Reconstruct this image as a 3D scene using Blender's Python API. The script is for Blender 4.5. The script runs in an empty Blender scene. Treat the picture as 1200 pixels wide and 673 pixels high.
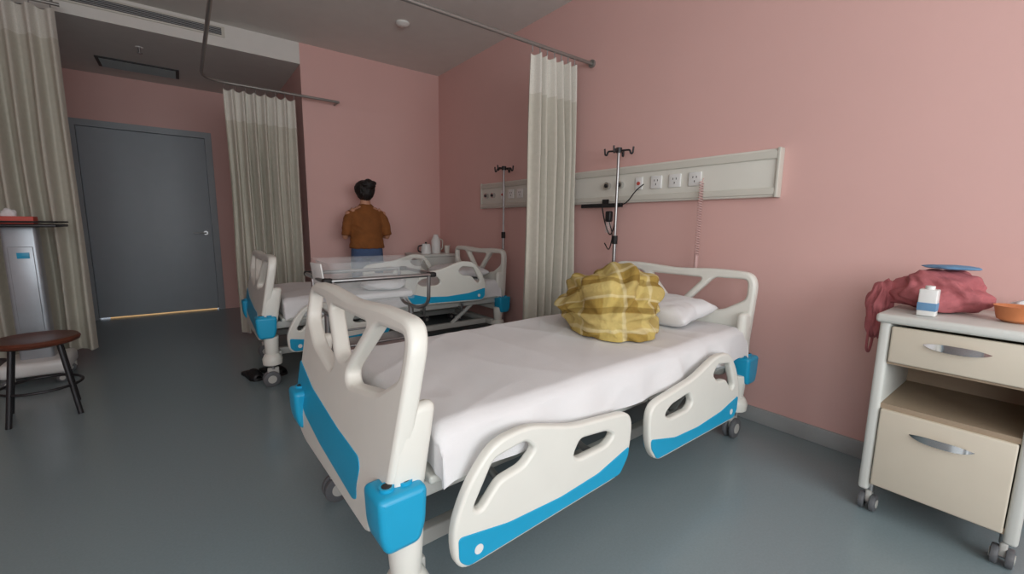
import bpy, bmesh, math, random
from mathutils import Vector, Matrix, noise, Quaternion, Euler
random.seed(4)
scene = bpy.context.scene
col = scene.collection
R = math.radians

# ---------------------------------------------------------------- materials
def s2l(c):
    return tuple(((v/255)/12.92 if v/255 <= .04045 else (((v/255)+.055)/1.055)**2.4) for v in c)

def mat(name, rgb, rough=.5, metal=0, var=.06, nscale=8, bump=0, bscale=60, spec=.5, alpha=1, trans=0, coat=0):
    m = bpy.data.materials.new(name); m.use_nodes = True
    nt = m.node_tree; b = nt.nodes['Principled BSDF']
    c = s2l(rgb)
    tc = nt.nodes.new('ShaderNodeTexCoord')
    n = nt.nodes.new('ShaderNodeTexNoise'); n.inputs['Scale'].default_value = nscale; n.inputs['Detail'].default_value = 4
    nt.links.new(tc.outputs['Object'], n.inputs['Vector'])
    r = nt.nodes.new('ShaderNodeValToRGB')
    r.color_ramp.elements[0].position = .3; r.color_ramp.elements[1].position = .7
    r.color_ramp.elements[0].color = (*[v*(1-var) for v in c], 1)
    r.color_ramp.elements[1].color = (*[min(1, v*(1+var)) for v in c], 1)
    nt.links.new(n.outputs['Fac'], r.inputs['Fac'])
    nt.links.new(r.outputs['Color'], b.inputs['Base Color'])
    b.inputs['Roughness'].default_value = rough; b.inputs['Metallic'].default_value = metal
    b.inputs['Specular IOR Level'].default_value = spec
    b.inputs['Alpha'].default_value = alpha
    b.inputs['Transmission Weight'].default_value = trans
    b.inputs['Coat Weight'].default_value = coat
    if bump:
        n2 = nt.nodes.new('ShaderNodeTexNoise'); n2.inputs['Scale'].default_value = bscale; n2.inputs['Detail'].default_value = 5
        nt.links.new(tc.outputs['Object'], n2.inputs['Vector'])
        bp = nt.nodes.new('ShaderNodeBump'); bp.inputs['Strength'].default_value = bump; bp.inputs['Distance'].default_value = .01
        nt.links.new(n2.outputs['Fac'], bp.inputs['Height']); nt.links.new(bp.outputs['Normal'], b.inputs['Normal'])
    return m

M = {}
M['pink'] = mat('wall_paint_pink', (220,179,172), .6, var=.02, nscale=1.5, bump=.05, bscale=150, spec=.3)
M['ceil'] = mat('ceiling_paint', (220,219,213), .8, var=.02)
M['floor'] = mat('floor_vinyl', (130,145,149), .24, var=.04, nscale=120, bump=.015, bscale=2.5)
M['base'] = mat('baseboard_grey', (158,162,162), .5)
M['door'] = mat('door_grey', (160,168,174), .5, var=.02)
M['doorf'] = mat('door_frame_grey', (146,153,158), .45, var=.02)
M['curtain'] = mat('curtain_fabric', (194,190,177), .9, var=.04, nscale=30, bump=.2, bscale=300)
M['curtaintop'] = mat('curtain_mesh_band', (208,205,195), .9, var=.1, nscale=200)
M['plast'] = mat('bed_plastic_cream', (226,226,217), .35, var=.015)
M['plast2'] = mat('bed_plastic_grey', (190,190,184), .45, var=.02)
M['blue'] = mat('bed_plastic_blue', (26,158,200), .35, var=.02)
M['sheet'] = mat('sheet_cotton', (222,222,222), .85, var=.015, bump=.1, bscale=200)
M['matt'] = mat('mattress_cover', (190,190,192), .8)
M['steel'] = mat('steel', (160,160,160), .32, metal=.9)
M['chrome'] = mat('chrome', (215,215,215), .12, metal=1, var=.01)
M['dark'] = mat('dark_metal', (52,52,54), .4, metal=.5)
M['black'] = mat('black_rubber', (22,22,23), .6)
M['rubber'] = mat('caster_grey_rubber', (95,97,100), .5)
M['panel'] = mat('panel_white', (216,215,205), .45, var=.015)
M['panel2'] = mat('panel_cream', (202,200,189), .45, var=.015)
M['lock'] = mat('locker_beige', (208,199,181), .45, var=.02)
M['lockin'] = mat('locker_inner_beige', (160,142,120), .6)
M['lockw'] = mat('locker_white', (208,210,204), .4, var=.02)
M['rail'] = mat('rail_aluminium', (150,148,144), .35, metal=.6)
M['wood'] = mat('stool_seat_brown', (92,48,32), .35, var=.2, nscale=12)
M['shirt'] = mat('shirt_rust', (132,80,36), .9, var=.12, nscale=14, bump=.5, bscale=22)
M['jeans'] = mat('jeans_blue', (72,92,128), .9, var=.12, nscale=80)
M['skin'] = mat('skin', (196,144,116), .55, var=.03)
M['hair'] = mat('hair_black', (20,14,12), .55, var=.3, nscale=60, bump=.6, bscale=80)
M['pinkcloth'] = mat('cloth_rose', (172,98,102), .9, var=.1, nscale=25, bump=.2, bscale=150)
M['bluecloth'] = mat('cloth_blue', (104,146,182), .8)
M['orange'] = mat('orange_plastic', (205,128,80), .5, var=.1)
M['white'] = mat('white_plastic', (228,229,226), .35, var=.01)
M['red'] = mat('red_box', (190,80,68), .6, var=.1)
M['silver'] = mat('column_silver', (165,172,178), .35, metal=.4)
M['shoe'] = mat('shoe_black', (18,18,19), .5)
M['acryl'] = mat('clear_acrylic', (225,232,232), .06, alpha=.13, var=.0)
M['lamp'] = mat('downlight_white', (225,225,220), .4)
M['cord'] = mat('cord_pale', (205,170,165), .5)
M['vent'] = mat('vent_dark', (75,75,75), .7)
M['glow'] = bpy.data.materials.new('door_gap_glow'); M['glow'].use_nodes = True
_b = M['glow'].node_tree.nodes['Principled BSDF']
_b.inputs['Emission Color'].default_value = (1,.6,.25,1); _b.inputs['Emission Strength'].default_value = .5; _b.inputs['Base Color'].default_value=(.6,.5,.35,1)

def plaid():
    m = bpy.data.materials.new('blanket_plaid_yellow'); m.use_nodes = True
    nt = m.node_tree; b = nt.nodes['Principled BSDF']; b.inputs['Roughness'].default_value = .95
    b.inputs['Specular IOR Level'].default_value = .2
    tc = nt.nodes.new('ShaderNodeTexCoord')
    sep = nt.nodes.new('ShaderNodeSeparateXYZ'); nt.links.new(tc.outputs['UV'], sep.inputs[0])
    def band(out, k, ph, p0, p1):
        a = nt.nodes.new('ShaderNodeMath'); a.operation='MULTIPLY_ADD'; a.inputs[1].default_value=k; a.inputs[2].default_value=ph
        nt.links.new(out, a.inputs[0])
        s = nt.nodes.new('ShaderNodeMath'); s.operation='SINE'; nt.links.new(a.outputs[0], s.inputs[0])
        r = nt.nodes.new('ShaderNodeMapRange'); r.inputs['From Min'].default_value=p0; r.inputs['From Max'].default_value=p1
        nt.links.new(s.outputs[0], r.inputs['Value']); return r.outputs[0]
    def mixc(fac, scale, c1, c2):
        mu = nt.nodes.new('ShaderNodeMath'); mu.operation='MULTIPLY'; mu.inputs[1].default_value=scale; nt.links.new(fac, mu.inputs[0])
        x = nt.nodes.new('ShaderNodeMixRGB'); nt.links.new(mu.outputs[0], x.inputs[0])
        if isinstance(c1,tuple): x.inputs[1].default_value=(*s2l(c1),1)
        else: nt.links.new(c1, x.inputs[1])
        x.inputs[2].default_value=(*s2l(c2),1); return x.outputs[0]
    u,v_=sep.outputs[0],sep.outputs[1]
    c = mixc(band(u,9,0,-.1,.1), .7, (190,168,98), (146,116,50))
    c = mixc(band(v_,9,1,-.1,.1), .5, c, (206,188,126))
    c = mixc(band(u,9,1.57,.94,.985), .5, c, (222,210,168))
    c = mixc(band(v_,9,2.6,.94,.985), .5, c, (222,210,168))
    c = mixc(band(v_,9,-1.2,.82,.90), .55, c, (118,92,40))
    nt.links.new(c, b.inputs['Base Color'])
    n2 = nt.nodes.new('ShaderNodeTexNoise'); n2.inputs['Scale'].default_value = 90
    nt.links.new(tc.outputs['Object'], n2.inputs['Vector'])
    bp = nt.nodes.new('ShaderNodeBump'); bp.inputs['Strength'].default_value = .35; bp.inputs['Distance'].default_value = .01
    nt.links.new(n2.outputs['Fac'], bp.inputs['Height']); nt.links.new(bp.outputs['Normal'], b.inputs['Normal'])
    return m
M['plaid'] = plaid()

# ---------------------------------------------------------------- helpers
def empty(name, loc=(0,0,0), rz=0):
    e = bpy.data.objects.new(name, None); e.location = loc; e.rotation_euler = (0,0,rz)
    e.empty_display_size = .1; col.objects.link(e); return e

def smooth(me, ang=40):
    me.polygons.foreach_set('use_smooth', [True]*len(me.polygons))
    try: me.set_sharp_from_angle(angle=R(ang))
    except Exception: pass

def add(name, me, m, parent=None, ang=40):
    me.name = name
    if m is not None:
        me.materials.clear(); me.materials.append(M[m] if isinstance(m,str) else m)
    smooth(me, ang)
    o = bpy.data.objects.new(name, me); col.objects.link(o)
    if parent: o.parent = parent
    return o

def from_bm(name, bm, m, parent=None, ang=40):
    bmesh.ops.recalc_face_normals(bm, faces=bm.faces)
    me = bpy.data.meshes.new(name); bm.to_mesh(me); bm.free()
    return add(name, me, m, parent, ang)

def box(name, c, s, m, parent=None, bevel=0, rot=None, seg=3):
    bm = bmesh.new(); bmesh.ops.create_cube(bm, size=1)
    bmesh.ops.scale(bm, vec=s, verts=bm.verts)
    if bevel: bmesh.ops.bevel(bm, geom=bm.edges[:], offset=bevel, segments=seg, profile=.5, affect='EDGES')
    if rot: bmesh.ops.rotate(bm, matrix=Matrix.Rotation(rot[2],3,'Z')@Matrix.Rotation(rot[1],3,'Y')@Matrix.Rotation(rot[0],3,'X'), verts=bm.verts)
    bmesh.ops.translate(bm, vec=c, verts=bm.verts)
    return from_bm(name, bm, m, parent)

def bb(name, lo, hi, m, parent=None, bevel=0):
    return box(name, [(a+b)/2 for a,b in zip(lo,hi)], [abs(b-a) for a,b in zip(lo,hi)], m, parent, bevel)

def cyl(name, p0, p1, r, m, parent=None, r2=None, seg=24, bev=0):
    p0=Vector(p0); p1=Vector(p1); d=p1-p0
    bm=bmesh.new()
    bmesh.ops.create_cone(bm, cap_ends=True, segments=seg, radius1=r, radius2=r if r2 is None else r2, depth=d.length)
    if bev:
        es=[e for e in bm.edges if len(e.link_faces)==2 and any(len(f.verts)>4 for f in e.link_faces)]
        bmesh.ops.bevel(bm, geom=es, offset=bev, segments=2, profile=.5, affect='EDGES')
    q=Vector((0,0,1)).rotation_difference(d.normalized())
    bmesh.ops.rotate(bm, matrix=q.to_matrix(), verts=bm.verts)
    bmesh.ops.translate(bm, vec=(p0+p1)/2, verts=bm.verts)
    return from_bm(name,bm,m,parent)

def lathe(name, prof, loc, m, parent=None, seg=32):
    bm=bmesh.new(); rings=[]
    for r,z in prof:
        rings.append([bm.verts.new((loc[0]+max(r,1e-4)*math.cos(2*math.pi*i/seg), loc[1]+max(r,1e-4)*math.sin(2*math.pi*i/seg), loc[2]+z)) for i in range(seg)])
    for a,b in zip(rings,rings[1:]):
        for i in range(seg):
            bm.faces.new((a[i],a[(i+1)%seg],b[(i+1)%seg],b[i]))
    bm.faces.new(rings[0]); bm.faces.new(rings[-1])
    return from_bm(name,bm,m,parent)

def round_path(pts, r, n=5, closed=False):
    pts=[Vector(p) for p in pts]; out=[]; N=len(pts)
    for i,p in enumerate(pts):
        if not closed and i in (0,N-1): out.append(p); continue
        a=pts[i-1]; b=pts[(i+1)%N]
        ra=min(r,(a-p).length*.45); rb=min(r,(b-p).length*.45)
        A=p+(a-p).normalized()*ra; B=p+(b-p).normalized()*rb
        for k in range(n+1):
            t=k/n; out.append(A*(1-t)**2+p*2*t*(1-t)+B*t*t)
    return out

def curve_mesh(cu):
    o=bpy.data.objects.new('tmp',cu); col.objects.link(o)
    dg=bpy.context.evaluated_depsgraph_get(); dg.update()
    me=bpy.data.meshes.new_from_object(o.evaluated_get(dg))
    bpy.data.objects.remove(o); bpy.data.curves.remove(cu)
    return me

def tube(name, pts, r, m, parent=None, rr=0, closed=False, res=4):
    if rr: pts=round_path(pts, rr, closed=closed)
    cu=bpy.data.curves.new('c','CURVE'); cu.dimensions='3D'; cu.bevel_depth=r; cu.bevel_resolution=res; cu.use_fill_caps=True
    sp=cu.splines.new('POLY'); sp.points.add(len(pts)-1)
    for i,p in enumerate(pts): sp.points[i].co=(*p,1)
    sp.use_cyclic_u=closed
    return add(name, curve_mesh(cu), m, parent)

def plate(name, outline, holes, thick, plane, off, m, parent=None, bevel=.008, rr=.03, hr=.02, shear=None):
    cu=bpy.data.curves.new('c','CURVE'); cu.dimensions='2D'; cu.fill_mode='BOTH'
    cu.extrude=max(.0005,thick/2-bevel); cu.bevel_depth=bevel; cu.bevel_resolution=2; cu.offset=-bevel
    for k,poly in enumerate([outline]+holes):
        pts=round_path([(p[0],p[1],0) for p in poly], rr if k==0 else hr, closed=True)
        ar=sum(pts[i-1].x*pts[i].y-pts[i].x*pts[i-1].y for i in range(len(pts)))
        if (ar<0)==(k==0): pts.reverse()
        sp=cu.splines.new('POLY'); sp.points.add(len(pts)-1)
        for i,p in enumerate(pts): sp.points[i].co=(p.x,p.y,0,1)
        sp.use_cyclic_u=True
    me=curve_mesh(cu)
    if plane=='yz': mm=Matrix(((0,0,1,off),(1,0,0,0),(0,1,0,0),(0,0,0,1)))
    else: mm=Matrix(((1,0,0,0),(0,0,-1,off),(0,1,0,0),(0,0,0,1)))
    me.transform(mm)
    if shear:
        for v in me.vertices: v.co.x+=shear(v.co.z)
    return add(name, me, m, parent, 35)

def blob(name, loc, rad, m, parent=None, amp=.15, freq=1.6, fold=.05, ff=4, seed=0, flat=None, sub=5, lobes=(), gather=None, uvaxis=None):
    bm=bmesh.new(); bmesh.ops.create_icosphere(bm, subdivisions=sub, radius=1)
    bm.verts.index_update()
    uvs={}
    if gather is not None:
        ga=Vector(gather[0]).normalized(); g1=ga.orthogonal().normalized(); g2=ga.cross(g1)
    if uvaxis is not None:
        ua=Vector(uvaxis).normalized(); u1=Vector((0,0,1)).cross(ua).normalized(); u2=ua.cross(u1)
    for v in bm.verts:
        d=v.co.normalized(); s=Vector((seed*3.1,seed*1.7,seed))
        nv=noise.noise_vector(d*1.3+s)
        w=d+0.35*nv
        k=1+amp*noise.noise(d*freq+s)
        k+=fold*(1-2*abs(noise.noise(Vector((w.x*ff,w.y*ff*.6,w.z*ff*1.2))+s)))
        k+=fold*.4*noise.noise(w*ff*2.1+s)
        if gather is not None:
            dd=d+.22*nv; phi=math.atan2(dd.dot(g2),dd.dot(g1)); th=math.acos(max(-1,min(1,dd.normalized().dot(ga))))
            q=math.sin(gather[1]*phi+1.5*math.sin(2*th)+2*noise.noise(d*1.5+s))
            k+=gather[2]*(abs(q)**.8*(1 if q>0 else -1))*math.sin(th)*(.5+.5*math.sin(th*1.3+.6))
            q2=math.sin(round(gather[1]*2.3)*phi+3*th+3*noise.noise(d*2+s)); k+=gather[2]*.35*q2*math.sin(th)
        for ld,la,lw in lobes:
            k+=la*math.exp(-((d-Vector(ld).normalized()).length/lw)**2)
        p=Vector((d.x*rad[0],d.y*rad[1],d.z*rad[2]))*k
        if flat is not None and p.z<flat: p.z=flat+(p.z-flat)*.04
        v.co=p+Vector(loc)
        if uvaxis is not None:
            dd=(d+.14*nv).normalized(); f=math.sqrt(2/max(.05,1+dd.dot(ua))); uvs[v.index]=(dd.dot(u1)*f,dd.dot(u2)*f)
    if uvaxis is not None:
        lay=bm.loops.layers.uv.new('UVMap')
        for f in bm.faces:
            for l in f.loops: l[lay].uv=uvs[l.vert.index]
    return from_bm(name,bm,m,parent,180)

def remeshed(name, bm, m, parent, vox=.008, it=4):
    bmesh.ops.recalc_face_normals(bm, faces=bm.faces)
    me=bpy.data.meshes.new('t'); bm.to_mesh(me); bm.free()
    o=bpy.data.objects.new('tmp',me); col.objects.link(o)
    md=o.modifiers.new('r','REMESH'); md.mode='VOXEL'; md.voxel_size=vox
    ms=o.modifiers.new('s','SMOOTH'); ms.factor=.5; ms.iterations=it
    dg=bpy.context.evaluated_depsgraph_get(); dg.update()
    me2=bpy.data.meshes.new_from_object(o.evaluated_get(dg))
    bpy.data.objects.remove(o)
    return add(name, me2, m, parent, 180)

def loft(bm, rings, n=20, horizontal=False):
    vr=[]
    P=[Vector(r[:3]) for r in rings]
    ref=Vector((1,0,0))
    for i,r in enumerate(rings):
        if horizontal: u=Vector((1,0,0)); w=Vector((0,1,0))
        else:
            t=(P[min(i+1,len(P)-1)]-P[max(i-1,0)]).normalized()
            rf=ref if abs(t.dot(ref))<.9 else Vector((0,1,0))
            w=t.cross(rf).normalized(); u=w.cross(t).normalized()
        vr.append([bm.verts.new(P[i]+u*r[3]*math.cos(2*math.pi*k/n)+w*r[4]*math.sin(2*math.pi*k/n)) for k in range(n)])
    for a,b in zip(vr,vr[1:]):
        for k in range(n): bm.faces.new((a[k],a[(k+1)%n],b[(k+1)%n],b[k]))
    bm.faces.new(vr[0]); bm.faces.new(list(reversed(vr[-1])))

def ball(bm, c, r):
    res=bmesh.ops.create_uvsphere(bm, u_segments=20, v_segments=14, radius=1)
    rr=r if isinstance(r,(tuple,list)) else (r,r,r)
    for v in res['verts']: v.co=Vector((v.co.x*rr[0]+c[0], v.co.y*rr[1]+c[1], v.co.z*rr[2]+c[2]))

# ---------------------------------------------------------------- room
XL,XR=-1.75,2.64; YB=-2.4; YF=5.0; YD=6.75; XP=1.07; H=2.95
bb('floor',(XL-.1,YB-.1,-.1),(XR+.1,YD+.1,0),'floor')
bb('ceiling',(XL-.1,YB-.1,H),(XR+.1,YD+.1,H+.1),'ceil')
bb('wall_right',(XR,YB,0),(XR+.1,YD,H),'pink')
bb('wall_far',(XP,YF,0),(XR,YF+.1,H),'pink')
bb('wall_partition',(XP,YF+.1,0),(XP+.1,YD,H),'pink')
DX0,DX1,DZ=-.93,.36,2.24
def multi(name, boxes, m, parent=None):
    bm=bmesh.new()
    for lo,hi in boxes:
        r=bmesh.ops.create_cube(bm,size=1)
        for v in r['verts']:
            v.co=Vector([ (lo[k]+hi[k])/2+v.co[k]*(hi[k]-lo[k]) for k in range(3)])
    return from_bm(name,bm,m,parent)
LY0,LY1,LZ0,LZ1=-1.9,-.35,.9,2.5
multi('wall_left',[((XL-.1,YB,0),(XL,LY0,H)),((XL-.1,LY1,0),(XL,YD,H)),((XL-.1,LY0,0),(XL,LY1,LZ0)),((XL-.1,LY0,LZ1),(XL,LY1,H))],'pink')
w=empty('window_2',(XL-.05,(LY0+LY1)/2,(LZ0+LZ1)/2)); a=(LY1-LY0)/2; b=(LZ1-LZ0)/2
multi('frame',[((-.03,-a,-b),(.03,-a+.06,b)),((-.03,a-.06,-b),(.03,a,b)),((-.03,-a+.06,-b),(.03,a-.06,-b+.06)),((-.03,-a+.06,b-.06),(.03,a-.06,b)),((-.03,-.03,-b+.06),(.03,.03,b-.06))],'white',w)
bb('glass',(-.004,-a+.06,-b+.06),(.004,a-.06,b-.06),'acryl',w)
multi('wall_door',[((XL,YD,0),(DX0,YD+.1,H)),((DX1,YD,0),(XP,YD+.1,H)),((DX0,YD,DZ),(DX1,YD+.1,H))],'pink')
d=empty('door_1',((DX0+DX1)/2,YD,0)); hw=(DX1-DX0)/2
multi('frame',[((-hw,-.02,0),(-hw+.07,.1,DZ-.07)),((hw-.07,-.02,0),(hw,.1,DZ-.07)),((-hw,-.02,DZ-.07),(hw,.1,DZ))],'doorf',d)
bb('leaf',(-hw+.072,.01,.015),(hw-.072,.07,DZ-.073),'door',d,.003)
cyl('handle_rose',(hw-.14,.01,1.0),(hw-.14,-.01,1.0),.025,'steel',d)
tube('handle_lever',[(hw-.14,-.0,1.0),(hw-.14,-.045,1.0),(hw-.27,-.045,1.0)],.009,'steel',d,rr=.015)
bb('gap_glow_strip',(-hw+.16,.03,.001),(hw-.09,.06,.012),'glow',d)  # emissive strip, no lamp: stands in for warm light leaking under the door
WX0,WX1,WZ0,WZ1=-1.3,2.1,.85,2.5
multi('wall_rear',[((XL,YB-.1,0),(WX0,YB,H)),((WX1,YB-.1,0),(XR,YB,H)),((WX0,YB-.1,0),(WX1,YB,WZ0)),((WX0,YB-.1,WZ1),(WX1,YB,H))],'pink')
w=empty('window_1',((WX0+WX1)/2,YB-.05,(WZ0+WZ1)/2)); a=(WX1-WX0)/2; b=(WZ1-WZ0)/2
multi('frame',[((-a,-.03,-b),(-a+.06,.03,b)),((a-.06,-.03,-b),(a,.03,b)),((-a+.06,-.03,-b),(a-.06,.03,-b+.06)),((-a+.06,-.03,b-.06),(a-.06,.03,b)),((-.03,-.03,-b+.06),(.03,.03,b-.06))],'white',w)
bb('glass',(-a+.06,-.004,-b+.06),(a-.06,.004,b-.06),'acryl',w)
bb('ceiling_bulkhead',(XL,YF,2.745),(XP,YD,H-.001),'ceil')
v=empty('air_vent',(-.14,YF,2.875))
bb('frame',(-.58,-.012,-.045),(.58,0,.045),'panel2',v,.003)
bb('slot',(-.555,-.014,-.03),(.555,-.012,.03),'vent',v)
for i in range(4): bb(f'louver_{i}',(-.555,-.02,-.024+i*.014),(.555,-.0125,-.02+i*.014),'base',v)
v=empty('ceiling_grille',(-.24,6.2,2.745))
bb('frame',(-.33,-.17,-.012),(.33,.17,0),'vent',v,.003)
for i in range(12): box(f'louver_{i}',(0,-.145+i*.026,-.016),(.6,.018,.004),'base',v,rot=(R(25),0,0))
v=empty('sprinkler',(-.2,5.5,2.745))
cyl('stem',(0,0,0),(0,0,-.05),.01,'steel',v); cyl('plate',(0,0,-.05),(0,0,-.056),.022,'steel',v); cyl('rose',(0,0,0),(0,0,-.006),.03,'white',v)
v=empty('smoke_detector',(1.72,3.93,H)); lathe('body',[(.06,0),(.06,-.012),(.04,-.03),(.0,-.032)],(0,0,0),'lamp',v)
bb('baseboard_right',(XR-.015,YB,0),(XR,YF,.09),'base',None,.003)
bb('baseboard_far',(XP,YF-.015,0),(XR-.016,YF,.09),'base',None,.003)
bb('baseboard_partition',(XP-.015,YF,0),(XP,YD,.09),'base',None,.003)
bb('baseboard_left',(XL,YB,0),(XL+.015,YD,.09),'base',None,.003)
bb('baseboard_door',(XL+.016,YD-.015,0),(DX0,YD,.09),'base',None,.003)

# ---------------------------------------------------------------- curtains & rails
def curtain(name, p0, p1, z0, z1, folds, amp, flare=1.0, seed=0, bandh=.28, shift=(0,0)):
    e=empty(name,(p0[0],p0[1],0))
    L=Vector((p1[0]-p0[0],p1[1]-p0[1],0)); T=L.normalized(); N=Vector((-T.y,T.x,0))
    nu=folds*14; nv=60
    def surf(nm,za,zb,m,nvv,off=0):
        bm=bmesh.new(); g=[]
        for j in range(nvv+1):
            z=za+(zb-za)*j/nvv; t=(z1-z)/(z1-z0); row=[]
            for i in range(nu+1):
                u=i/nu; ph=u*folds*2*math.pi
                wob=.6*noise.noise(Vector((u*3,t*1.3,seed)))
                uu=.5+(u-.5)*(1+(flare-1)*t)+.02*noise.noise(Vector((u*4,t*2,seed+5)))
                A=amp*(.55+.45*min(1,t*3))*(1+.7*noise.noise(Vector((u*folds*.7,t*1.1,seed+9))))
                p=L*uu+N*(A*(math.sin(ph+wob*2.6)+.3*math.sin(2*ph+1+wob*3))+off)+Vector((shift[0]*t,shift[1]*t,0))
                zz=z
                if nm=='mesh_band' and j==nvv: zz-=.022*abs(math.sin(ph/2))
                row.append(bm.verts.new((p.x,p.y,zz)))
            g.append(row)
        for j in range(nvv):
            for i in range(nu): bm.faces.new((g[j][i],g[j][i+1],g[j+1][i+1],g[j+1][i]))
        o=from_bm(nm,bm,m,e,180); return o
    surf('cloth',z0,z1-bandh,'curtain',nv); surf('mesh_band',z1-bandh,z1,'curtaintop',8)
    for i in range(folds+1):
        p=L*(.02+.96*i/folds); cyl(f'hook_{i}',(p.x,p.y,z1-.01),(p.x,p.y,z1+.035),.004,'steel',e,seg=6)
    return e
ZR=2.40
curtain('privacy_curtain',(2.02,2.45),(2.45,2.45),.30,ZR-.045,6,.05,1.10,1)
curtain('privacy_curtain',(.38,4.86),(.98,4.86),.06,ZR-.045,7,.048,1.0,2)
curtain('privacy_curtain',(-1.55,4.80),(-.64,4.80),.10,2.70,8,.055,1.0,3,bandh=.22)
r=empty('curtain_rail',(XR,2.45,ZR))
tube('track',[(0,0,0),(-2.44,0,0),(-2.44,-3.2,0)],.013,'rail',r,rr=.35)
cyl('wall_flange',(0,0,0),(-.015,0,0),.03,'rail',r)
cyl('hanger_1',(-2.44,-1.2,0),(-2.44,-1.2,H-ZR),.008,'rail',r); cyl('hanger_2',(-2.44,-3.1,0),(-2.44,-3.1,H-ZR),.008,'rail',r)
r=empty('curtain_rail',(.22,2.75,ZR))
tube('track',[(0,0,0),(0,2.11,0),(1.18,2.11,0)],.013,'rail',r,rr=.22)
cyl('wall_bracket',(1.17,2.11,0),(1.17,2.25,0),.01,'rail',r)
cyl('hanger_1',(0,.03,0),(0,.03,H-ZR),.008,'rail',r)
r=empty('curtain_rail',(XL,4.80,2.73))
tube('track',[(0,0,0),(1.14,0,0)],.013,'rail',r); cyl('hanger_1',(1.1,0,0),(1.1,0,H-2.73),.008,'rail',r)

# ---------------------------------------------------------------- hospital bed
BL=1.95
def caster(pre, x, y, e, r=.055, z0=0):
    for s in (-1,1):
        cyl(f'{pre}_wheel_{s}',(x,y+s*.008,z0+r),(x,y+s*.028,z0+r),r,'rubber',e,seg=28,bev=.005)
        cyl(f'{pre}_hub_{s}',(x,y+s*.008,z0+r),(x,y+s*.031,z0+r),r*.5,'plast2',e,seg=20)
    cyl(f'{pre}_axle',(x,y-.03,z0+r),(x,y+.03,z0+r),.008,'steel',e,seg=10)
    box(f'{pre}_fork',(x+.012,y,z0+r*1.75),(r*1.3,.02,r*1.4),'plast2',e,.006)
    cyl(f'{pre}_stem',(x+.012,y,z0+r*2.2),(x+.012,y,z0+r*3.6),.014,'steel',e,seg=14)

def lean(z): return -.085*min(1,max(0,(.92-z)/.50))

def endboard(e, pre, x, sgn):
    ln=lean if sgn<0 else (lambda z:0)
    outer=[(-.44,.47),(-.35,.44),(-.34,.31),(.34,.31),(.42,.34),(.445,.42),(.455,.70),(.465,.86),(.43,.915),(.25,.92),(0,.905),(-.25,.92),(-.43,.915),(-.465,.86),(-.455,.70)]
    side=[(-.42,.875),(-.42,.77),(-.30,.695),(-.09,.655),(-.06,.685),(-.235,.87)]
    side2=[(-p[0],p[1]) for p in side]
    mid=[(-.175,.862),(.175,.862),(.04,.715),(-.04,.715)]
    plate(pre,outer,[side,side2,mid],.052,'yz',x,'plast',e,.014,.05,.03,ln)
    sw=[(.452,.60),(.25,.545),(-.05,.51),(-.24,.50),(-.26,.48),(-.25,.38),(-.22,.365),(.10,.395),(.30,.43),(.447,.49)]
    plate(pre+'_blue_band',sw,[],.057,'yz',x,'blue',e,.002,.012,.02,ln)
    for s in (-1,1):
        o=box(f'{pre}_post_{s}',(x-sgn*.03,s*.425,.575),(.10,.05,.25),'plast',e,.022)
        for v in o.data.vertices: v.co.x+=ln(v.co.z)

def rail(e, pre, side, head, raised):
    g=lambda x:.80-(.80-x)*1.05
    fx=(lambda x: 1.69-(x-.08)*1.09) if head else g
    fz=(lambda z:.565+(z-.585)*1.15) if head else (lambda z:.572+(z-.585)*1.07)
    dz=.255 if raised else 0
    f=lambda L:[(fx(x),fz(z)+dz) for x,z in L]
    outer=[(.11,.275),(.08,.31),(.075,.40),(.12,.50),(.20,.585),(.32,.595),(.50,.54),(.64,.525),(.77,.51),(.80,.47),(.79,.36),(.74,.29)]
    h1=[(.135,.43),(.20,.54),(.31,.555),(.345,.52),(.30,.485),(.22,.475),(.16,.415)]
    h2=[(.50,.445),(.53,.49),(.66,.475),(.70,.45),(.66,.425),(.53,.425)]
    y=side*.505
    plate(pre,f(outer),[f(h1),f(h2)],.034,'xz',y,'plast',e,.010,.05,.02)
    bl=[(.118,.285),(.092,.31),(.09,.375),(.25,.345),(.45,.335),(.62,.345),(.783,.385),(.777,.35),(.737,.30)]
    plate(pre+'_blue_band',f(bl),[],.039,'xz',y,'blue',e,.002,.015)
    zb=fz(.318)+dz
    cyl(pre+'_badge',(fx(.15),y,zb),(fx(.15),y+side*.0205,zb),.014,'white',e,seg=20)
    for k,xx in enumerate((.28,.62)):
        tube(f'{pre}_arm_{k}',[(fx(xx),side*.38,.40),(fx(xx),side*.455,.38),(fx(xx),side*.482,.38+dz*.9)],.012,'steel',e)

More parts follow.
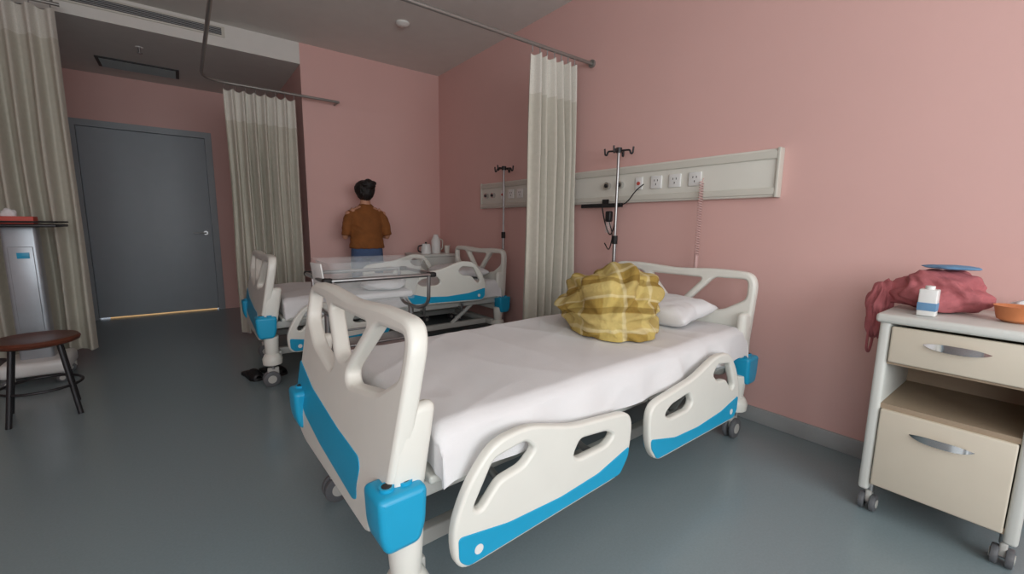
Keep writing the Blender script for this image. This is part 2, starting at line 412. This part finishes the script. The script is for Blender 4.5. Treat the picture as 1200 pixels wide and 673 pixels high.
def drape(name, e, x0,x1,hw,ztop,skirt,m,seed=0,wr=.009,endskirt=.10):
    n_l=190; n_w=110; bm=bmesh.new(); g=[]
    Lx=x1-x0; tot_w=2*hw+2*skirt; tot_l=Lx+2*endskirt; rc=.035
    def fold(s,a,b):
        if s<a: return a,a-s,-1
        if s>b: return b,s-b,1
        return s,0,0
    for i in range(n_l+1):
        sx=x0-endskirt+tot_l*i/n_l; row=[]
        for j in range(n_w+1):
            sy=-hw-skirt+tot_w*j/n_w
            px,ox,nx=fold(sx,x0,x1); py,oy,ny=fold(sy,-hw,hw)
            drop=max(ox,oy)
            def sh(s,a,b):
                dd=min(s-a,b-s)
                return 0 if dd>rc else (rc-max(dd,0))**2/rc*.45
            z=ztop-drop-(sh(sx,x0,x1)+sh(sy,-hw,hw))
            q=Vector((sx*1.5,sy*2.5,seed))
            w1=noise.noise(q)*.8+noise.noise(q*2.1)*.3
            # long soft creases running diagonally across the mattress
            a1=sx*.9+sy*.5; b1=-sx*.5+sy*.9
            rid=(1-abs(noise.noise(Vector((a1*.8,b1*4.5,seed+3)))))**5
            a2=sx*.3-sy; b2=sx+sy*.3
            rid2=(1-abs(noise.noise(Vector((a2*.7,b2*4.0,seed+17)))))**7
            disp=wr*(w1*.6+rid*.55+rid2*.5)
            if drop==0: z+=disp
            else:
                k=min(1,drop/.05); fl=.012+.018*(drop/skirt)+disp*1.4*k+.006*k*math.sin(sx*23+3*noise.noise(q))
                if oy>=ox: py+=ny*fl
                else: px+=nx*.004
                z+=.014*noise.noise(Vector((sx*2.6,4,seed)))*drop/skirt
            row.append(bm.verts.new((px,py,z)))
        g.append(row)
    for i in range(n_l):
        for j in range(n_w): bm.faces.new((g[i][j],g[i+1][j],g[i+1][j+1],g[i][j+1]))
    return from_bm(name,bm,m,e,180)

def bed(name, loc, rz, cfg, seed):
    e=empty(name,loc,rz)
    endboard(e,'footboard',.0,-1); endboard(e,'headboard',BL,1)
    for s in (-1,1):
        bb(f'side_beam_{s}',(-.02,s*.37-.02,.40),(BL-.06,s*.37+.02,.45),'plast2',e,.006)
        bb(f'base_beam_{s}',(.0,s*.30-.02,.19),(BL-.12,s*.30+.02,.24),'plast2',e,.006)
        for k,x in enumerate((.45,BL-.5)):
            cyl(f'lift_arm_{k}_{s}',(x,s*.30,.23),(x+.22,s*.33,.41),.018,'plast2',e)
    for k,x in enumerate((.07,.5,1.0,1.45,BL-.07)):
        bb(f'cross_beam_{k}',(x-.02,-.38,.40),(x+.02,.38,.44),'plast2',e,.005)
    for k,x in enumerate((-.01,BL-.10)):
        bb(f'base_cross_{k}',(x-.03,-.41,.19),(x+.03,.38,.24),'plast2',e,.008)
    bb('motor_box',(.75,-.10,.27),(1.15,.10,.39),'base',e,.015)
    bb('deck_board',(.03,-.42,.45),(BL-.06,.42,.475),'plast',e,.008)
    for k,x,lx,zo in (('foot',-.075,.02,.045),('head',BL-.01,BL-.05,0)):
        for s in (-1,1):
            yy=s*(.43 if s<0 or k=='head' else .39)
            out=[(x-.062,.46),(x+.068,.46),(x+.062,.36),(x+.045,.31),(x-.045,.31),(x-.058,.36)]
            plate(f'{k}_bumper_{s}',[(px,pz+zo) for px,pz in out],[],.11,'xz',yy,'blue',e,.016,.02)
            for hh in (-.024,.024):
                cyl(f'{k}_socket_{s}_{hh}',(x+hh,yy+.01*s,.456+zo),(x+hh,yy+.01*s,.468+zo),.019,'blue',e,seg=20)
                cyl(f'{k}_sockethole_{s}_{hh}',(x+hh,yy+.01*s,.460+zo),(x+hh,yy+.01*s,.4685+zo),.013,'dark',e,seg=20)
            ly=s*(.42 if s<0 else .36)
            lxx=-.045 if (k=='foot' and s<0) else lx
            cyl(f'{k}_leg_{s}',(lxx,ly,.17),(lxx,ly,.36),.036,'plast',e,r2=.048,bev=.004)
            lathe(f'{k}_caster_cap_{s}',[(.03,0),(.060,.012),(.064,.05),(.05,.08),(.035,.09)],(lxx,ly,.15),'plast',e)
            caster(f'{k}_caster_{s}',lxx-.012,ly,e)
    for side,head,raised in cfg:
        rail(e,f"rail_{'near' if side<0 else 'far'}_{'head' if head else 'foot'}",side,head,raised)
    bb('mattress',(.05,-.425,.476),(BL-.05,.425,.605),'matt',e,.03)
    drape('bed_sheet',e,.045,BL-.045,.428,.617,.125,'sheet',seed)
    return e
e1=bed('hospital_bed',(.43,1.39,0),R(1.8),[(-1,0,0),(-1,1,0),(1,0,0),(1,1,0)],1)
e2=bed('hospital_bed',(.47,3.74,0),0,[(-1,0,0),(-1,1,1),(1,0,0),(1,1,1)],8)

def pillow(name, loc, sx, sy, h, rz, seed=0, tilt=0):
    bm=bmesh.new(); n=40
    top=[];bot=[]
    for side,lst in ((1,top),(-1,bot)):
        for i in range(n+1):
            row=[]
            for j in range(n+1):
                u=-1+2*i/n; v=-1+2*j/n
                pr=((1-u**4)*(1-v**4))**.5
                edge=1-.10*(1-abs(u*v))*(max(abs(u),abs(v))**4)
                z=side*h/2*pr*(1+.12*noise.noise(Vector((u*2,v*2,seed)))) + .006*noise.noise(Vector((u*5,v*5,seed+2)))
                row.append(bm.verts.new((u*sx/2*edge,v*sy/2*edge,z)))
            lst.append(row)
    for lst in (top,bot):
        for i in range(n):
            for j in range(n): bm.faces.new((lst[i][j],lst[i+1][j],lst[i+1][j+1],lst[i][j+1]))
    bmesh.ops.remove_doubles(bm, verts=bm.verts, dist=.0015)
    o=from_bm(name,bm,'sheet',None,180); o.location=loc; o.rotation_euler=(0,tilt,rz); return o
pillow('pillow',(2.13,1.46,.69),.37,.64,.13,R(2),1,R(-6))
pillow('pillow',(2.17,3.74,.685),.38,.6,.12,0,4)
bl=blob('plaid_blanket',(0,0,0),(.225,.255,.18),'plaid',None,amp=.24,freq=1.4,fold=.06,ff=2.6,seed=3,flat=-.12,sub=6,
     lobes=[((-.75,-.55,-.5),.36,.5),((.25,-.4,.8),.20,.6),((-.2,-1,-.6),.22,.4),((-.9,.3,.4),-.14,.5),((.1,-.9,.1),-.10,.35)],
     gather=((-.75,-.6,-.15),7,.12),uvaxis=(-.55,-.65,.5))
bl.location=(1.74,1.44,.748)
cl=blob('folded_towel',(0,0,0),(.20,.16,.05),'sheet',None,amp=.2,fold=.08,seed=6,flat=-.035,sub=5); cl.location=(1.32,3.6,.665)

# ---------------------------------------------------------------- bassinet
b=empty('baby_bassinet',(.89,2.60,0)); HL=.32
tube('top_rail',[(-HL,-.23,.84),(HL,-.23,.84),(HL,.23,.84),(-HL,.23,.84)],.012,'steel',b,rr=.05,closed=True)
for sx in (-1,1):
    for sy in (-1,1):
        box(f'corner_bumper_{sx}_{sy}',(sx*(HL-.015),sy*.215,.84),(.05,.05,.03),'black',b,.01)
    x_=sx*(HL-.06)
    cyl(f'leg_{sx}',(x_,0,.14),(x_,0,.62),.018,'steel',b)
    tube(f'yoke_{sx}',[(x_+sx*.02,-.23,.84),(x_+sx*.02,-.22,.66),(x_,-.12,.62),(x_,.12,.62),(x_+sx*.02,.22,.66),(x_+sx*.02,.23,.84)],.011,'steel',b,rr=.05)
    tube(f'foot_{sx}',[(x_,-.24,.14),(x_,.24,.14)],.016,'steel',b)
    for sy in (-1,1): caster(f'caster_{sx}_{sy}',x_,sy*.22,b,.035)
tube('base_bar',[(-.26,0,.16),(.26,0,.16)],.014,'steel',b)
bb('shelf',(-.25,-.17,.40),(.25,.17,.415),'steel',b,.004)
tube('shelf_rim',[(-.26,-.19,.46),(.26,-.19,.46),(.26,.19,.46),(-.26,.19,.46)],.007,'steel',b,rr=.03,closed=True)
for sx in (-1,1):
    for sy in (-1,1): cyl(f'shelf_post_{sx}_{sy}',(sx*.245,sy*.165,.40),(sx*.255,sy*.185,.46),.006,'steel',b)
bm=bmesh.new()
def rr_(hx,hy,z,r=.05):
    pts=round_path([(-hx,-hy,z),(hx,-hy,z),(hx,hy,z),(-hx,hy,z)],r,closed=True); return [bm.verts.new(p) for p in pts]
rings=[rr_(.235,.15,.69),rr_(.28,.195,.93),rr_(.298,.213,.935),rr_(.298,.213,.93),rr_(.276,.191,.926),rr_(.231,.146,.695)]
for A,B in zip(rings,rings[1:]):
    for k in range(len(A)): bm.faces.new((A[k],A[(k+1)%len(A)],B[(k+1)%len(A)],B[k]))
bm.faces.new(rings[0]); bm.faces.new(rings[-1])
from_bm('tub',bm,'acryl',b)
bb('tub_mattress',(-.22,-.135,.70),(.22,.135,.74),'sheet',b,.015)
blob('swaddle_cloth',(.08,0,.775),(.13,.10,.045),'sheet',b,amp=.2,fold=.08,seed=11,flat=-.03,sub=4)
box('card_holder',(-HL-.005,-.10,.87),(.008,.13,.12),'white',b,.002,rot=(0,R(-8),R(10)))

# ---------------------------------------------------------------- bed-head panel on wall
p=empty('bedhead_service_panel',(XR,2.49,1.45)); ph=1.47
bb('body',(-.045,-ph,-.13),(0,ph,.13),'panel',p,.008)
bb('upper_channel',(-.055,-ph+.01,.075),(-.045,ph-.01,.118),'panel2',p,.004)
bb('lower_channel',(-.055,-ph+.01,-.118),(-.045,ph-.01,-.080),'panel2',p,.004)
bb('end_cap_1',(-.057,-ph-.004,-.133),(0,-ph+.012,.133),'panel2',p,.004)
bb('end_cap_2',(-.057,ph-.012,-.133),(0,ph+.004,.133),'panel2',p,.004)
for base in (-1.09,.55):
    for k,(yy,kind) in enumerate([(.10,'s'),(.24,'s'),(.38,'s'),(.52,'r'),(.68,'g'),(.80,'g')]):
        y=base+yy
        if kind=='s':
            bb(f'socket_{base}_{k}',(-.055,y-.043,-.043),(-.045,y+.043,.043),'white',p,.004)
            for a_,c_ in ((-.012,.012),(.012,.012),(0,-.014)): box(f'slot_{base}_{k}_{a_}_{c_}',(-.0555,y+a_,c_),(.002,.004,.012),'black',p)
        elif kind=='r':
            bb(f'callplate_{base}_{k}',(-.055,y-.03,-.043),(-.045,y+.03,.043),'white',p,.004); cyl(f'callbutton_{base}_{k}',(-.055,y,0),(-.062,y,0),.012,'red',p)
        else:
            cyl(f'gas_outlet_{base}_{k}',(-.045,y,0),(-.075,y,0),.026,'chrome',p); cyl(f'gas_core_{base}_{k}',(-.075,y,0),(-.082,y,0),.014,'dark',p)
pts=[]
for i in range(360):
    t=i/360; a=t*2*math.pi*30; pts.append((-.075+.012*math.cos(a),-1.07+.02+.012*math.sin(a),-.02-.46*t))
tube('coil_cord',[(-.056,-1.05,0)]+pts,.003,'cord',p,res=2)
cyl('call_handset',(-.075,-1.05,-.56),(-.075,-1.05,-.47),.012,'cord',p,bev=.003)
def iv_stand(name,x,y,top):
    e=empty(name,(x,y,0))
    cyl('pole_lower',(0,0,.08),(0,0,1.05),.013,'steel',e); cyl('pole_upper',(0,0,1.05),(0,0,top-.015),.010,'steel',e); cyl('collar',(0,0,1.02),(0,0,1.08),.02,'black',e)
    for k in range(4):
        a=R(20+90*k); c,s=math.cos(a),math.sin(a)
        tube(f'hook_{k}',[(0,0,top-.02),(c*.08,s*.08,top-.02),(c*.085,s*.085,top-.045),(c*.10,s*.10,top-.045),(c*.105,s*.105,top)],.0065,'dark',e,rr=.01)
    cyl('hub',(0,0,top-.035),(0,0,top),.022,'dark',e)
    for k in range(5):
        a=R(72*k); c,s=math.cos(a),math.sin(a)
        tube(f'foot_{k}',[(0,0,.12),(c*.06,s*.06,.10),(c*.115,s*.115,.06)],.01,'steel',e)
        cyl(f'wheel_{k}',(c*.115-s*.008,s*.115+c*.008,.027),(c*.115+s*.008,s*.115-c*.008,.027),.027,'black',e)
        cyl(f'wheel_stem_{k}',(c*.115,s*.115,.03),(c*.115,s*.115,.065),.007,'steel',e)
    return e
iv=iv_stand('iv_stand',2.50,2.04,1.70); iv_stand('iv_stand',2.47,3.38,1.70)
q=empty('oxygen_flowmeter',(XR-.058,2.20,1.30))
bb('mount_bar',(-.03,-.16,-.012),(-.005,.24,.018),'dark',q,.004)
bb('mount_bracket',(-.006,-.02,-.01),(.0,.04,.05),'dark',q)
box('body',(-.05,-.07,-.08),(.04,.05,.08),'dark',q,.012)
cyl('bottle',(-.05,-.07,-.12),(-.05,-.07,-.20),.025,'acryl',q)
tube('hose_1',[(-.03,-.12,0),(-.07,-.15,-.12),(-.05,-.09,-.24),(-.04,-.02,-.12),(-.03,.02,0)],.005,'black',q,rr=.06)
tube('hose_2',[(-.03,-.16,0),(-.06,-.24,.02),(-.05,-.30,.10),(-.02,-.34,.14)],.004,'black',q,rr=.05)
tube('hose_3',[(-.03,-.05,-.1),(-.08,-.14,-.22),(-.07,-.10,-.34),(-.04,-.03,-.28)],.004,'dark',q,rr=.05)
s=empty('wall_socket',(XR,2.16,.82)); bb('plate',(-.01,-.043,-.043),(0,.043,.043),'white',s,.003)
for a_,c_ in ((-.012,.012),(.012,.012),(0,-.014)): box(f'slot_{a_}_{c_}',(-.0105,a_,c_),(.002,.004,.012),'black',s)

# ---------------------------------------------------------------- bedside locker
def locker(name, loc, w, dep, h):
    e=empty(name,loc)
    hw=w/2
    for s_ in (-1,1):
        y0=s_*hw; y1=s_*(hw-.035)
        bb(f'side_{s_}',(0,min(y0,y1),.10),(dep,max(y0,y1),h-.025),'lockw',e,.012)
    bb('back_panel',(dep-.02,-hw+.03,.13),(dep-.002,hw-.03,h-.03),'lockin',e)
    bb('top',(-.015,-hw-.012,h-.035),(dep,hw+.012,h),'lockw',e,.012)
    bb('shelf_mid',(.01,-hw+.035,.455),(dep-.02,hw-.035,.475),'lockin',e)
    bb('shelf_drawer',(.01,-hw+.035,.635),(dep-.02,hw-.035,.65),'lockin',e)
    bb('bottom',(.01,-hw+.035,.13),(dep-.02,hw-.035,.15),'lockin',e)
    bb('drawer_front',(-.004,-hw+.038,.645),(.018,hw-.038,h-.045),'lock',e,.006)
    bb('door_front',(-.004,-hw+.038,.135),(.018,hw-.038,.455),'lock',e,.006)
    for k,z in enumerate((.735,.385)):
        bm=bmesh.new(); n=16; rows=[]
        for i in range(n+1):
            t=-1+2*i/n; hh=.013*(1-abs(t)**3)+.001; o=-.004-.022*(1-t**2)**.6
            rows.append([bm.verts.new((o,t*.085,z-hh)),bm.verts.new((o,t*.085,z+hh)),bm.verts.new((o+.006,t*.085,z+hh*.8)),bm.verts.new((o+.006,t*.085,z-hh*.8))])
        for A,B in zip(rows,rows[1:]):
            for q_ in range(4): bm.faces.new((A[q_],A[(q_+1)%4],B[(q_+1)%4],B[q_]))
        bm.faces.new(rows[0]); bm.faces.new(rows[-1])
        from_bm(f'handle_{k}',bm,'chrome',e)
    for ix,x in enumerate((.05,dep-.06)):
        for s_ in (-1,1): caster(f'caster_{ix}_{s_}',x,s_*(hw-.03),e,.034)
    return e
locker('bedside_locker',(2.12,.205,0),.43,.45,.83)
locker('bedside_locker',(2.14,4.72,0),.44,.44,.80)
TZ=.831
pb=empty('pink_cloth_bag',(2.38,.30,TZ))
blob('bundle',(0,0,.075),(.115,.125,.082),'pinkcloth',pb,amp=.25,fold=.06,ff=2.6,seed=21,flat=-.070,sub=5,lobes=[((-.1,.9,-.1),.22,.5),((0,-1,-.3),.2,.4)],gather=((0,.6,1),7,.10))
blob('hanging_corner',(-.03,.175,-.03),(.06,.040,.115),'pinkcloth',pb,amp=.2,fold=.06,ff=2,seed=25,sub=5,gather=((0,0,1),5,.16),lobes=[((0,-.8,1),.35,.5)])
tube('strap',[(-.05,.15,.0),(-.07,.19,-.06),(-.06,.195,-.20),(-.02,.19,-.22),(.0,.185,-.08)],.005,'pinkcloth',pb,rr=.05)
fb=blob('blue_cloth',(0,0,0),(.055,.08,.009),'bluecloth',None,amp=.2,fold=.08,seed=31,sub=4); fb.location=(2.37,.28,TZ+.175)
mb=empty('milk_carton',(2.20,.305,TZ)); bb('body',(-.024,-.026,0),(.024,.026,.10),'white',mb,.004); bb('label',(-.025,-.0265,.02),(.025,.0265,.05),'bluecloth',mb,.001); lathe('cap',[(.014,0),(.014,.012),(.0,.014)],(0,0,.10),'white',mb)
ob=empty('orange_bowl',(2.31,.088,TZ)); lathe('bowl',[(.035,0),(.052,.01),(.062,.055),(.064,.057),(.059,.055),(.0,.035)],(0,0,0),'orange',ob)
tp=blob('white_tissue',(0,0,0),(.045,.05,.035),'sheet',None,amp=.25,fold=.1,seed=41,flat=-.02,sub=4); tp.location=(2.50,.08,TZ+.024)
k=empty('thermos_flask',(2.40,4.66,.801)); lathe('body',[(.05,0),(.055,.01),(.055,.15),(.035,.19),(.03,.2),(.03,.22),(.0,.225)],(0,0,0),'white',k); tube('handle',[(.04,0,.17),(.09,0,.16),(.09,0,.05),(.05,0,.04)],.007,'panel2',k,rr=.03)
k=empty('electric_kettle',(2.25,4.62,.801)); lathe('body',[(.06,0),(.062,.01),(.052,.10),(.045,.115),(.0,.12)],(0,0,0),'white',k); tube('handle',[(-.045,0,.10),(-.1,0,.09),(-.1,0,.03),(-.06,0,.02)],.008,'dark',k,rr=.03); cyl('knob',(0,0,.118),(0,0,.135),.012,'dark',k)
k=empty('drinking_cup',(2.52,4.60,.801)); lathe('body',[(.028,0),(.035,.09),(.032,.09),(.0,.01)],(0,0,0),'panel',k)

# ---------------------------------------------------------------- stool
s=empty('wooden_stool',(-.74,3.60,0))
lathe('seat',[(.0,.43),(.165,.43),(.185,.44),(.19,.455),(.18,.468),(.15,.47),(.12,.462),(.0,.46)],(0,0,0),'wood',s,48)
for i in range(4):
    a=R(45+90*i+10); c,sn=math.cos(a),math.sin(a)
    cyl(f'leg_{i}',(c*.20,sn*.20,0),(c*.13,sn*.13,.435),.013,'dark',s)
tube('ring',[(.172*math.cos(2*math.pi*i/32),.172*math.sin(2*math.pi*i/32),.18) for i in range(32)],.008,'dark',s,closed=True)

# ---------------------------------------------------------------- equipment cart left
c=empty('medical_equipment_cart',(-.90,4.42,0))
box('top_tray',(0,0,1.105),(.42,.38,.02),'dark',c,.008)
tube('tray_rim',[(-.21,-.19,1.13),(.21,-.19,1.13),(.21,.19,1.13),(-.21,.19,1.13)],.006,'black',c,rr=.03,closed=True)
box('column',(0,0,.63),(.17,.12,.96),'silver',c,.02)
box('column_face',(.0,-.063,.66),(.12,.008,.60),'silver',c,.004)
box('display',(.01,-.069,.90),(.06,.006,.04),'blue',c,.001)
box('base',(0,0,.12),(.34,.38,.10),'white',c,.03)
for sx in (-1,1):
    for sy in (-1,1): caster(f'caster_{sx}_{sy}',sx*.13,sy*.14,c,.032)
t=empty('tissue_box',(-.92,4.32,1.116)); bb('carton',(-.12,-.06,0),(.12,.06,.05),'red',t,.004); blob('tissue',(0,0,.065),(.035,.02,.035),'sheet',t,amp=.3,fold=.1,seed=5,sub=3)

# ---------------------------------------------------------------- slippers
for i,(x,y,a) in enumerate(((.32,3.60,15),(.46,3.62,30))):
    g=empty('black_slipper',(x,y,0),R(a-90))
    bm=bmesh.new(); prof=[(-.125,.02),(-.11,.034),(-.05,.032),(.02,.038),(.08,.046),(.12,.03),(.13,.01)]
    top=[];botm=[]
    for px,hw_ in prof:
        top.append([bm.verts.new((px,t*hw_,.022)) for t in (-1,-.5,0,.5,1)]); botm.append([bm.verts.new((px,t*hw_,.0)) for t in (-1,-.5,0,.5,1)])
    for L_ in (top,botm):
        for A,B in zip(L_,L_[1:]):
            for q_ in range(4): bm.faces.new((A[q_],A[q_+1],B[q_+1],B[q_]))
    for A,B,C,D in zip(top,top[1:],botm,botm[1:]):
        bm.faces.new((A[0],B[0],D[0],C[0])); bm.faces.new((A[4],B[4],D[4],C[4]))
    bm.faces.new(top[0]+botm[0][::-1]); bm.faces.new(top[-1]+botm[-1][::-1])
    from_bm('sole',bm,'shoe',g)
    bm=bmesh.new(); rows=[]
    for px,hw_,hh in ((.0,.040,.05),(.03,.044,.06),(.07,.047,.052),(.105,.04,.038),(.125,.022,.026)):
        rows.append([bm.verts.new((px,-hw_*math.cos(math.pi*j/10),.015+hh*math.sin(math.pi*j/10))) for j in range(11)])
    for A,B in zip(rows,rows[1:]):
        for j in range(10): bm.faces.new((A[j],A[j+1],B[j+1],B[j]))
    o=from_bm('upper',bm,'shoe',g); md=o.modifiers.new('s','SOLIDIFY'); md.thickness=.005

# ---------------------------------------------------------------- woman (back view, facing +Y)
W=empty('woman',(1.55,4.60,0),R(-4))
sk=bmesh.new()
loft(sk,[(0,0,.78,.145,.10),(0,0,.86,.155,.105),(0,0,.95,.135,.09),(0,0,1.03,.125,.08),(0,0,1.15,.145,.095),(0,0,1.25,.15,.09),(0,0,1.30,.13,.07),(0,0,1.335,.06,.05),(0,.01,1.40,.045,.048),(0,.015,1.43,.045,.048)],horizontal=True)
for s_ in (-1,1):
    loft(sk,[(s_*.08,0,.84,.08,.085),(s_*.085,.005,.70,.078,.08),(s_*.085,.01,.47,.052,.055),(s_*.085,-.005,.33,.05,.054),(s_*.085,-.01,.12,.034,.036),(s_*.085,-.01,.06,.035,.04)])
    loft(sk,[(s_*.085,-.055,.035,.03,.03),(s_*.085,0,.04,.036,.036),(s_*.088,.08,.03,.042,.026),(s_*.09,.15,.022,.035,.018),(s_*.09,.17,.02,.015,.012)])
    loft(sk,[(s_*.12,0,1.265,.05,.055),(s_*.165,-.002,1.245,.045,.05),(s_*.198,-.015,1.15,.038,.042),(s_*.222,-.025,1.035,.030,.032),(s_*.220,-.005,1.005,.029,.029),(s_*.195,.07,1.015,.029,.027),(s_*.15,.17,1.035,.023,.020),(s_*.135,.20,1.04,.022,.018)])
    loft(sk,[(s_*.137,.195,1.04,.022,.018),(s_*.125,.225,1.038,.034,.017),(s_*.112,.262,1.034,.038,.014),(s_*.107,.275,1.032,.036,.011)])
    for f_,(ox,ln_) in enumerate(((.030,.062),(.011,.072),(-.008,.068),(-.026,.052))):
        bx=s_*(.110+ox*1.0); by=.272
        loft(sk,[(bx,by-.01,1.033,.0085,.0085),(bx-s_*.003,by+ln_*.42,1.028,.008,.008),(bx-s_*.006,by+ln_*.72,1.012,.0073,.0073),(bx-s_*.008,by+ln_*.85,.992,.0062,.0062)],n=10)
    loft(sk,[(s_*.10,.215,1.035,.012,.011),(s_*.082,.24,1.03,.0105,.0105),(s_*.072,.265,1.02,.0095,.0095),(s_*.07,.283,1.012,.0075,.0075)],n=10)
loft(sk,[(0,.03,1.385,.035,.045),(0,.038,1.405,.048,.062),(0,.035,1.44,.063,.078),(0,.028,1.485,.071,.088),(0,.024,1.53,.068,.086),(0,.022,1.565,.05,.065),(0,.022,1.582,.02,.03)],horizontal=True,n=28)
loft(sk,[(0,.112,1.50,.006,.008),(0,.124,1.475,.009,.012),(0,.130,1.462,.013,.013),(0,.115,1.455,.012,.008)],horizontal=True,n=12)
ball(sk,(0,.108,1.432),(.020,.012,.0075)); ball(sk,(0,.106,1.423),(.017,.012,.006)); ball(sk,(0,.098,1.40),(.018,.018,.014))
for s_ in (-1,1):
    ball(sk,(s_*.072,.022,1.475),(.010,.018,.030)); ball(sk,(s_*.03,.098,1.506),(.022,.012,.006)); ball(sk,(s_*.04,.085,1.455),(.022,.018,.018))
remeshed('body',sk,'skin',W,.0055,3)
for s_ in (-1,1):
    bm=bmesh.new(); ball(bm,(s_*.03,.104,1.49),(.012,.009,.008)); from_bm(f'eye_{s_}',bm,'white',W)
    bm=bmesh.new(); ball(bm,(s_*.03,.111,1.49),(.005,.003,.005)); from_bm(f'iris_{s_}',bm,'black',W)
bm=bmesh.new(); ball(bm,(0,.117,1.4275),(.019,.004,.005)); from_bm('lips',bm,'pinkcloth',W)
sh=bmesh.new()
loft(sh,[(0,0,.885,.180,.125),(0,0,.93,.176,.12),(0,0,1.0,.164,.113),(0,0,1.08,.162,.110),(0,0,1.17,.166,.112),(0,0,1.235,.163,.104),(0,0,1.28,.135,.085),(0,.002,1.315,.088,.066),(0,.006,1.345,.058,.055)],horizontal=True,n=32)
for s_ in (-1,1):
    loft(sh,[(s_*.09,0,1.250,.05,.066),(s_*.147,0,1.236,.054,.060),(s_*.178,-.01,1.185,.051,.056),(s_*.200,-.02,1.11,.048,.052),(s_*.214,-.026,1.02,.044,.047)])
o=remeshed('t_shirt',sh,'shirt',W,.008,4)
for v_ in o.data.vertices:   # soft cloth wrinkles
    c_=v_.co; n_=v_.normal
    a_=noise.noise(Vector((c_.x*9,c_.y*9,c_.z*16+c_.x*10)))
    v_.co=c_+n_*(.006*(1-2*abs(a_)))
jn=bmesh.new()
loft(jn,[(0,0,.78,.155,.108),(0,0,.86,.166,.115),(0,0,.93,.152,.105)],horizontal=True,n=28)
for s_ in (-1,1):
    loft(jn,[(s_*.078,0,.86,.085,.095),(s_*.085,.005,.70,.088,.09),(s_*.088,.01,.47,.066,.068),(s_*.088,-.003,.30,.062,.066),(s_*.088,-.008,.09,.055,.058)])
remeshed('jeans',jn,'jeans',W,.008,3)
for s_ in (-1,1):
    bm=bmesh.new(); loft(bm,[(s_*.085,-.075,.04,.025,.022),(s_*.085,-.05,.045,.042,.04),(s_*.086,.03,.042,.045,.038),(s_*.09,.12,.034,.05,.030),(s_*.092,.175,.028,.038,.022),(s_*.092,.19,.025,.012,.01)])
    remeshed(f'shoe_{s_}',bm,'shoe',W,.006,2)
hr=bmesh.new()
bmesh.ops.create_icosphere(hr,subdivisions=5,radius=1)
for v_ in hr.verts:
    dd=v_.co.normalized(); k_=1+.07*noise.noise(Vector((dd.x*7,dd.y*7,dd.z*1.6)))+.05*noise.noise(Vector((dd.x*18,dd.y*18,dd.z*2)))
    x_=dd.x*.104*k_; y_=dd.y*.112*k_+.008; z_=1.498+dd.z*.098*k_
    if dd.z<0:
        z_=1.498+dd.z*(.128 if dd.y<.2 else .095)*k_; x_*=1-.22*abs(dd.z)
    if dd.y>.25 and dd.z<.55: y_=.01+.108*.25*k_+(dd.y-.25)*.03
    v_.co=Vector((x_,y_,z_))
res=bmesh.ops.create_icosphere(hr,subdivisions=4,radius=1)
for v_ in res['verts']:
    dd=v_.co.normalized(); k_=1+.12*math.sin(5*math.atan2(dd.z,dd.x)+4*dd.y)+.08*noise.noise(dd*6)
    v_.co=Vector((.016+dd.x*.074*k_,-.088+dd.y*.045*k_,1.548+dd.z*.050*k_))
from_bm('hair',hr,'hair',W,180)

# ---------------------------------------------------------------- light
wd=bpy.data.worlds.new('world'); scene.world=wd; wd.use_nodes=True
bg=wd.node_tree.nodes['Background']; bg.inputs[0].default_value=(.8,.88,1,1); bg.inputs[1].default_value=1.0
def area(name,loc,rot,sx,sy,e,colr):
    l=bpy.data.lights.new(name,'AREA'); l.shape='RECTANGLE'; l.size=sx; l.size_y=sy; l.energy=e; l.color=colr
    o=bpy.data.objects.new(name,l); o.location=loc; o.rotation_euler=rot; col.objects.link(o); return o
area('window_daylight',((WX0+WX1)/2,YB+.03,(WZ0+WZ1)/2),(R(90),0,0),3.2,1.5,88,(.95,.985,1))
area('window_daylight_side',(XL+.03,(LY0+LY1)/2,(LZ0+LZ1)/2),(R(90),0,R(-90)),1.45,1.5,28,(.95,.985,1))
# ---------------------------------------------------------------- camera
cd=bpy.data.cameras.new('camera'); cam=bpy.data.objects.new('camera',cd); col.objects.link(cam)
rot=Euler((R(90-8.3),0,R(-37.4)),'XYZ').to_matrix()@Matrix.Rotation(R(.7),3,'Z')
cam.location=(0,0,1.15); cam.rotation_euler=rot.to_euler(); cd.sensor_width=36; cd.lens=15.0; cd.clip_start=.02
scene.camera=cam
scene.view_settings.view_transform='Standard'
